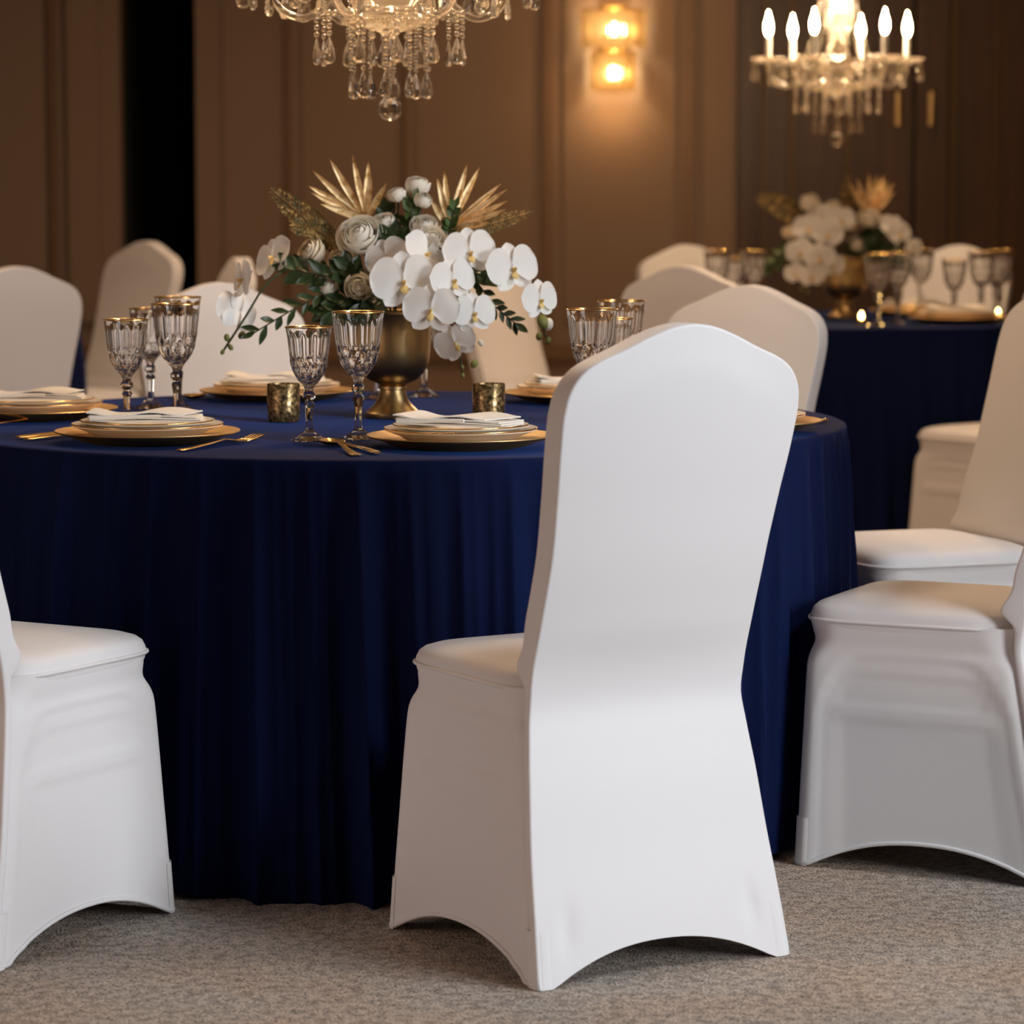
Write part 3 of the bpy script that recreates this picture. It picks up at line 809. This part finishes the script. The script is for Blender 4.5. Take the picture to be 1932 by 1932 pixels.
rose('cream rose in the shade between white rose and dark leaves', A(645, 493, -.04), .027, (-.3, -.9, .3), 2, mouth(3.3), G1)
rose('white rose in the gap between the palm leaf and the orchids', A(725, 422, -.02), .024, (-.2, -.7, .7), 0, mouth(2.2), G1)
rose('cream rose deep behind the widest orchid blossom', A(716, 500, -.04), .026, (-.2, -1, .2), 2, mouth(-2.0), G1)
palm('gold palm leaf fanning out above the left of the bouquet', mouth(2.5), A(690, 415, .02),
    [A(590, 322, .02), A(623, 300, .04), A(665, 292, .05), A(695, 305, .06), A(701, 326, .0), A(580, 350, -.01), A(582, 364, -.03), A(605, 385, -.04), A(632, 398, -.05), A(730, 343, -.03)], G1)
palm('gold palm leaf fanning out above the right of the bouquet', mouth(.5), A(848, 432, .02),
    [A(824, 335, .03), A(838, 322, .05), A(880, 314, .06), A(905, 314, .04), A(945, 346, .02), A(957, 358, .0), A(959, 380, -.02), A(955, 395, -.04), A(812, 376, .0), A(925, 420, -.05)], G1, .0062)
fern('gilded fern frond reaching out to the upper left', mouth(2.9), [A(640, 470, .0), A(585, 420, .0), A(510, 355, .0)], G1, 24, .030)
fern('shorter gilded fern frond under the left palm leaf', mouth(2.7), [A(650, 480, -.02), A(600, 435, -.02), A(545, 425, -.03)], G1, 18, .026)
fern('gilded fern frond reaching out to the right above the orchids', mouth(.3), [A(850, 450, .0), A(920, 425, .02), A(1007, 399, .02)], G1, 26, .020)
sprig('dark leafy sprig drooping to the left over the white chair', mouth(3.6), [A(640, 548, -.08), A(570, 575, -.10), A(476, 630, -.10)], G1, 17, .038, .0075)
sprig('dark green sprig drooping to the right behind the orchids', mouth(-.1), [A(880, 530, -.02), A(930, 575, -.03), A(975, 612, -.03)], G1, 17, .030, .007)
sprig('broad dark leaves spreading left in front of the shaded roses', mouth(-2.6), [A(660, 530, -.08), A(610, 520, -.09), A(545, 508, -.08)], G1, 13, .050, .012)
sprig('dark rounded leaves standing left of the widest orchid', mouth(-2.0), [A(695, 565, -.08), A(672, 530, -.09), A(660, 500, -.09)], G1, 10, .042, .012)
sprig('fresh green leaves crowding under the tallest rose', mouth(1.0), [A(770, 440, .0), A(775, 410, -.01), A(782, 380, -.01)], G1, 13, .034, .009, m_leaf2)
sprig('fresh green leaves at the root of the right palm leaf', mouth(.6), [A(840, 460, .02), A(850, 425, .01), A(860, 390, .0)], G1, 12, .030, .008, m_leaf2)
sprig('dark leaves hanging over the left rim of the urn', mouth(-2.2), [A(670, 570, -.09), A(640, 580, -.10), A(615, 592, -.10)], G1, 11, .045, .012)
sprig('dark leaves filling the middle below the white rose', mouth(-1.5), [A(735, 545, -.06), A(740, 500, -.06), A(745, 450, -.05)], G1, 17, .050, .014)
sprig('dark leaves behind the rightmost cascade of orchids', mouth(-.3), [A(830, 560, -.03), A(880, 520, -.04), A(925, 520, -.04)], G1, 13, .048, .012)
sprig('dark leaves spilling over the front rim of the urn', mouth(-1.4), [A(720, 560, -.09), A(705, 575, -.11), A(690, 590, -.12)], G1, 12, .042, .013)
sprig('short dark leaves at the right rim of the urn below the orchids', mouth(-.5), [A(790, 570, -.07), A(820, 560, -.09), A(845, 575, -.09)], G1, 12, .042, .013)
sprig('slender green leaves rising at the back centre', mouth(1.8), [A(740, 470, .03), A(735, 430, .03), A(728, 395, .03)], G1, 13, .036, .008)

# ------------------------------------------------------------------ the far table
U2 = Vector((gx(1592, T2.y), T2.y, TZ + .0008))
urn(U2, 'brass urn of flowers on the far table')
Y2 = U2.y
def B2(px, py, dy=0): return at(px, py, Y2 + dy)
M2 = U2 + Vector((0, 0, .17))
G2 = 'flowers in the urn on the far table'
K2 = ' on the far table'
orchid_spray('blurred white orchid spray hanging thickly down the left side' + K2, M2, [B2(1560, 420, -.05), B2(1530, 460, -.1), B2(1520, 530, -.1)],
    [(B2(1525, 430, -.08), .11, (-.2, -1, .2), .1), (B2(1560, 440, -.1), .11, (.1, -1, .1), -.1), (B2(1508, 475, -.1), .10, (-.4, -1, 0), .2), (B2(1545, 485, -.12), .11, (.1, -1, -.1), 0), (B2(1500, 515, -.1), .08, (-.3, -1, -.2), .2), (B2(1530, 520, -.12), .09, (0, -1, -.2), .1), (B2(1570, 500, -.1), .09, (.4, -1, 0), 0)],
    [(B2(1525, 550, -.1), .008), (B2(1512, 545, -.1), .008)], G2)
orchid_spray('blurred white orchid spray across the top middle' + K2, M2, [B2(1580, 430, -.03), B2(1570, 410, -.05), B2(1580, 400, -.06)],
    [(B2(1585, 415, -.07), .10, (.1, -1, .2), .2), (B2(1550, 408, -.05), .10, (-.1, -1, .3), -.2)], [], G2)
orchid_spray('blurred white orchid spray leaning out to the right' + K2, M2, [B2(1660, 440, -.03), B2(1700, 440, -.05), B2(1725, 465, -.05)],
    [(B2(1695, 440, -.06), .09, (.5, -1, .2), .2), (B2(1722, 468, -.06), .075, (.7, -1, 0), .1), (B2(1680, 425, -.05), .08, (.2, -1, .2), .1)], [], G2)
for px, py, r, k, w in ((1528, 384, .034, 0, 'topmost round white rose'), (1572, 392, .028, 0, 'white rose right of the topmost rose'), (1640, 412, .036, 3, 'large white rose below the gold palm'), (1617, 460, .030, 3, 'lone white rose amid the dark leaves'),
                        (1490, 440, .026, 2, 'cream rose at the left fringe'), (1605, 425, .024, 2, 'cream rose in the centre'), (1672, 418, .024, 0, 'white rose right of the large one')):
    rose('blurred ' + w + K2, B2(px, py, -.05), r, (0, -.8, .6), k, M2 + Vector((random.uniform(-.03, .03), random.uniform(-.03, .03), 0)), G2)
palm('blurred gold palm leaf standing up' + K2, M2, B2(1640, 410, .0), [B2(1602, 345, .02), B2(1618, 338, .02), B2(1640, 328, .03), B2(1655, 330, .03), B2(1675, 340, .02), B2(1688, 345, .01), B2(1688, 362, .0), B2(1668, 330, .04), B2(1612, 365, 0)], G2, .009)
fern('blurred gilded fern frond reaching out left' + K2, M2, [B2(1530, 440, 0), B2(1490, 400, 0), B2(1426, 370, 0)], G2, 24, .045)
fern('blurred greenish fern upright left of the palm' + K2, M2, [B2(1600, 420, .02), B2(1600, 375, .03), B2(1597, 330, .03)], G2, 20, .030)
sprig('blurred dark leaves filling the right half' + K2, M2, [B2(1620, 460, -.03), B2(1660, 470, -.04), B2(1700, 490, -.04)], G2, 17, .060, .02)
sprig('blurred dark leaves spreading in the centre' + K2, M2, [B2(1610, 480, -.05), B2(1640, 450, -.05), B2(1660, 430, -.05)], G2, 17, .060, .02)
sprig('blurred green leaves drooping at the left' + K2, M2, [B2(1520, 470, 0), B2(1480, 475, 0), B2(1458, 500, 0)], G2, 13, .05, .016, m_leaf2)
G3 = 'crystal goblets on the far table'
for px, d, kd, w in ((1655, 10.42, 'L', 'foremost of those right of the urn'), (1692, 10.62, 'L', 'second of those right of the urn'), (1735, 11.15, 'L', 'third of those right of the urn'), (1798, 10.75, 'S', 'before the middle of the pink chair'), (1849, 10.80, 'L', 'before the right half of the pink chair'),
                    (1885, 10.95, 'L', 'at its right end, taller one'), (1876, 11.15, 'S', 'at its right end, shorter one behind'), (1420, 10.90, 'L', 'rightmost of the three before the taupe wall'), (1382, 11.05, 'S', 'middle of the three before the taupe wall'), (1352, 10.95, 'L', 'leftmost of the three before the taupe wall')):
    goblet(kd, px, d, 'blurred crystal goblet on the far table, ' + w, G3)
GP2 = 'place settings on the far table'
def names2(where): return ['blurred charger plate ' + where, 'blurred dinner plate ' + where, 'blurred small plate on top ' + where, 'blurred folded napkin ' + where]
setting((gx(1728, 11.2), 11.2), .2, names2('right of the urn, across the far table'), GP2)
setting((gx(1808, 10.62), 10.62), -.2, names2('at the near right rim of the far table'), GP2)
setting((gx(1440, 10.75), 10.75), .4, names2('at the left side of the far table'), GP2)
p = atz(1625, 611, TZ); tealight((p.x, p.y, TZ + .0006), 'lit tealight glowing at the front rim of the far table')
p = atz(1883, 604, TZ); tealight((p.x, p.y, TZ + .0006), 'lit tealight at the right of the far table beside the tan chair back')

# ------------------------------------------------------------------ chandeliers
def teardrop_mesh():
    prof = [(.0004, .0275), (.0028, .024), (.0068, .015), (.0108, .004), (.0138, -.007), (.0146, -.014), (.0130, -.0205), (.0085, -.0255), (.0004, -.0275)][::-1]
    b = MB(); b.lathe(prof, 10, rf=lambda a, i, r, z: r * (1 if i % 2 else .97)); b.v = [(x, y * .55, z) for x, y, z in b.v]
    return b.mesh('crystal_drop', m_crystal, False)
me_drop = teardrop_mesh()
def bead_string(pts, r, gap):
    b = MB(); acc = 0
    for i in range(len(pts) - 1):
        a, c = Vector(pts[i]), Vector(pts[i + 1]); L = (c - a).length
        while acc < L:
            b.ball(a + (c - a) * acc / L, r, 8); acc += gap
        acc -= L
    return b
m_col = glass('column_glass', (1, .97, .93), 1.5, .08, ('glow', .18, (1, .90, .74)))
def chandelier(label, loc, rz):
    o = thing('crystal_chandelier', label, 'chandelier', loc, rz, 'crystal chandeliers')
    b = MB(); prof = [(max(1e-4, .0245 * math.sin(PI * i / 10)), -.0245 * math.cos(PI * i / 10)) for i in range(11)]
    b.lathe(prof, 14); b.build('crystal_ball', m_crystal, o, False)
    bead_string([(0, 0, .03), (0, 0, .115)], .0048, .0115).build('bead_string', m_crystal, o)
    # tier of long drops
    def drop(x, y, z, ztop, a):
        d = obj('crystal_drop', me_drop, o, Matrix.Translation((x, y, z)) @ Matrix.Rotation(a + random.uniform(-.5, .5), 4, 'Z'))
        if ztop - z > .035: bead_string([(x, y, z + .033), (x, y, ztop)], .0062, .014).build('bead_string', m_crystal, o)
    for k in range(10):
        a = 2 * PI * k / 10 + .25; drop(.078 * math.cos(a), .078 * math.sin(a), .046, .165, a + PI / 2)
    for k in range(6):
        a = 2 * PI * (k + .5) / 6 + .1; drop(.040 * math.cos(a), .040 * math.sin(a), .110, .165, a + PI / 2)
    for k in range(12):
        a = 2 * PI * k / 12 + .13; drop(.145 * math.cos(a), .145 * math.sin(a), .112, .185, a + PI / 2)
    # hub and column
    hub = [(.001, .135), (.012, .138), (.02, .15), (.05, .158), (.082, .168), (.092, .178), (.088, .184), (.055, .188), (.05, .20), (.066, .225), (.068, .25), (.052, .275), (.030, .288), (.034, .296), (.030, .304), (.021, .32), (.020, .35), (.040, .375), (.049, .40), (.043, .42), (.022, .437), (.020, .47), (.055, .485), (.06, .495), (.03, .505), (.022, .53), (.036, .56), (.022, .60), (.012, .62), (.001, .63)]
    MB().lathe(hub, 24, rf=lambda a, i, r, z: r * (1 + .03 * math.cos(12 * a))).build('column', m_col, o, angle=35)
    b = MB()
    for k in range(40): a = 2 * PI * k / 40; b.ball((.091 * math.cos(a), .091 * math.sin(a), .170), .0062, 8)
    b.build('bead_ring', m_crystal, o); b = MB()
    for k in range(48): a = 2 * PI * k / 48; b.ball((.146 * math.cos(a), .146 * math.sin(a), .188 + .004 * math.sin(6 * a)), .0058, 8)
    b.build('bead_ring', m_crystal, o)
    for k in range(6):
        a = 2 * PI * k / 6 + math.radians(5); ca, sa = math.cos(a), math.sin(a)
        def P(r, z): return (r * ca, r * sa, z)
        MB().tube(bezier([P(.05, .235), P(.09, .245), P(.125, .205), P(.17, .178), P(.215, .195), P(.236, .235), P(.238, .262)], 30), .0078, 8).build('arm', m_crystal, o)
        bb = MB().lathe([(.008, .250), (.02, .254), (.048, .262), (.058, .270), (.056, .274), (.03, .266), (.010, .268)], 30, rf=lambda t, i, r, z: r * (1 + .06 * math.cos(10 * t) * (r > .03)), c=P(.238, 0)); bob = bb.build('bobeche', m_crystal, o)
        MB().lathe([(.0085, .266), (.0095, .268), (.0090, .344), (.006, .346)], 16, c=P(.238, 0)).build('candle_sleeve', m_sleeve, o, angle=40)
        MB().lathe([(.005, .345), (.0105, .357), (.0135, .372), (.0115, .390), (.006, .408), (.0022, .424), (.0003, .430)], 16, c=P(.238, 0)).build('bulb', m_bulb, o)
        for q in range(5):
            t = a + q * 2 * PI / 5 + .3; x, y = .238 * ca + .054 * math.cos(t), .238 * sa + .054 * math.sin(t)
            drop(x, y, .222 - .018 * (q % 2), .262, t)
        bead_string([Vector(P(.055, .485)).lerp(Vector(P(.125, .235)), i / 10) + Vector((0, 0, -.05 * math.sin(PI * i / 10) * .6)) for i in range(11)], .0058, .0125).build('bead_garland', m_crystal, o)
    MB().tube([(0, 0, .62), (0, 0, H - loc[2] - .03)], .004, 8).build('rod', m_gold, o)
    MB().lathe([(.06, H - loc[2] - .03), (.055, H - loc[2] - .012), (.06, H - loc[2] - .0005)], 24).build('ceiling_cup', m_gold, o, angle=40)
    return o
c1 = at(736, 205, 6.42); c2 = at(1579, 262, T2.y)
chandelier('crystal chandelier hanging over the front table, cut off by the top edge', c1, 0)
chandelier('crystal chandelier with lit candle bulbs over the far table', c2, 0)

# ------------------------------------------------------------------ wall sconce
sc0 = at(1157, 95, YW); sx, sz = sc0.x, sc0.z
so = thing('wall_sconce', 'two tiered crystal wall sconce glowing on the taupe wall', 'sconce', (sx, YW - .013, sz))
u = YW / F_PX
def drum(name, r, z0, z1, yc):
    b = MB(); n = 18
    for k in range(n):
        a = PI + PI * (k + .5) / n; x, y = r * math.cos(a), yc + r * .75 * math.sin(a)
        b.tube([(x, y, z0 + .012), (x, y, z1)], .0095 * r / .12, 6); b.ball((x, y, z0 + .006), .008 * r / .12, 8)
    b.build(name, m_sconce, so, False)
    bb = MB().tube([(r * math.cos(PI + PI * k / 20), yc + r * .75 * math.sin(PI + PI * k / 20), z1 + .004) for k in range(21)], .005, 8); bb.build('gold_band', m_gold, so)
drum('upper_tier', .130, .010, .165, -.02); drum('lower_tier', .090, -.175, -.012, -.02)
MB().box(-.05, .05, -.018, 0, -.16, .19).build('backplate', m_gold, so, False)
for z in (.085, -.10):
    b = MB(); b.ball((0, -.062, z), .022, 12, 1, 1, 1.25); b.build('bulb', m_bulb2, so)
    MB().tube([(0, -.062, z - .04), (0, -.062, z - .02)], .010, 10).build('lamp_holder', m_gold, so)
    MB().tube([(0, -.062, z - .038), (0, -.01, z - .038)], .006, 8).build('bracket', m_gold, so)

# ------------------------------------------------------------------ light
def light(kind, name, loc, power, col, size=.1, target=None, **kw):
    L = bpy.data.lights.new(name, kind); L.energy = power; L.color = col
    if kind == 'AREA': L.size = size
    else: L.shadow_soft_size = size
    for k, v in kw.items(): setattr(L, k, v)
    o = bpy.data.objects.new(name, L); COL.objects.link(o); o.location = loc
    if target is not None: o.rotation_euler = (Vector(target) - Vector(loc)).to_track_quat('-Z', 'Y').to_euler()
    return o
WARM = (1, .65, .39)
light('AREA', 'ceiling_panel_light', (3.3, 4.3, 3.95), 27, (.95, .975, 1), 1.0, (.0, 5.3, .4), spread=math.radians(95))
light('AREA', 'right_fill_light', (4.2, 2.0, 1.8), 30, (.94, .965, 1), 1.8, (.1, 5.2, .6), spread=math.radians(65))  # added soft fill from the right, no window in that wall
light('AREA', 'left_fill_light', (-3.4, 3.1, 1.5), 9, (1, .70, .56), 1.0, (.1, 5.1, .5), spread=math.radians(100))  # added warm fill for the middle chair's left side, no lamp stands here
light('POINT', 'chandelier_light', c1 + Vector((0, 0, .46)), 60, WARM, .10)
light('POINT', 'far_chandelier_light', c2 + Vector((0, 0, .46)), 105, WARM, .10)
light('POINT', 'sconce_light', (sx, YW - .17, sz - .25), 2.4, (1, .54, .20), .04)
light('POINT', 'sconce_light', (sx, YW - .20, sz + .26), 1.8, (1, .52, .18), .04)
for i, (x, y, e) in enumerate(((-2.4, 11.6, 9), (-.6, 11.9, 12), (1.0, 12.4, 16), (-.9, 8.2, 20), (1.9, 8.6, 22), (-2.2, 9.2, 26))):
    light('SPOT', 'ceiling_fill_spot', (x, y, H - .06), e * 5.2, WARM, .06, (x, y, 0), spot_size=math.radians(110), spot_blend=.8)  # added unseen spots that brighten the back wall and far chairs
w = bpy.data.worlds.new('world'); SC.world = w; w.use_nodes = True
w.node_tree.nodes['Background'].inputs[0].default_value = (.02, .016, .012, 1); w.node_tree.nodes['Background'].inputs[1].default_value = 1
SC.view_settings.view_transform = 'Standard'; SC.view_settings.look = 'None'; SC.view_settings.exposure = 0; SC.view_settings.gamma = 1
SC.cycles.sample_clamp_indirect = 6; SC.cycles.max_bounces = 14; SC.cycles.transmission_bounces = 12; SC.cycles.glossy_bounces = 6; SC.cycles.diffuse_bounces = 4
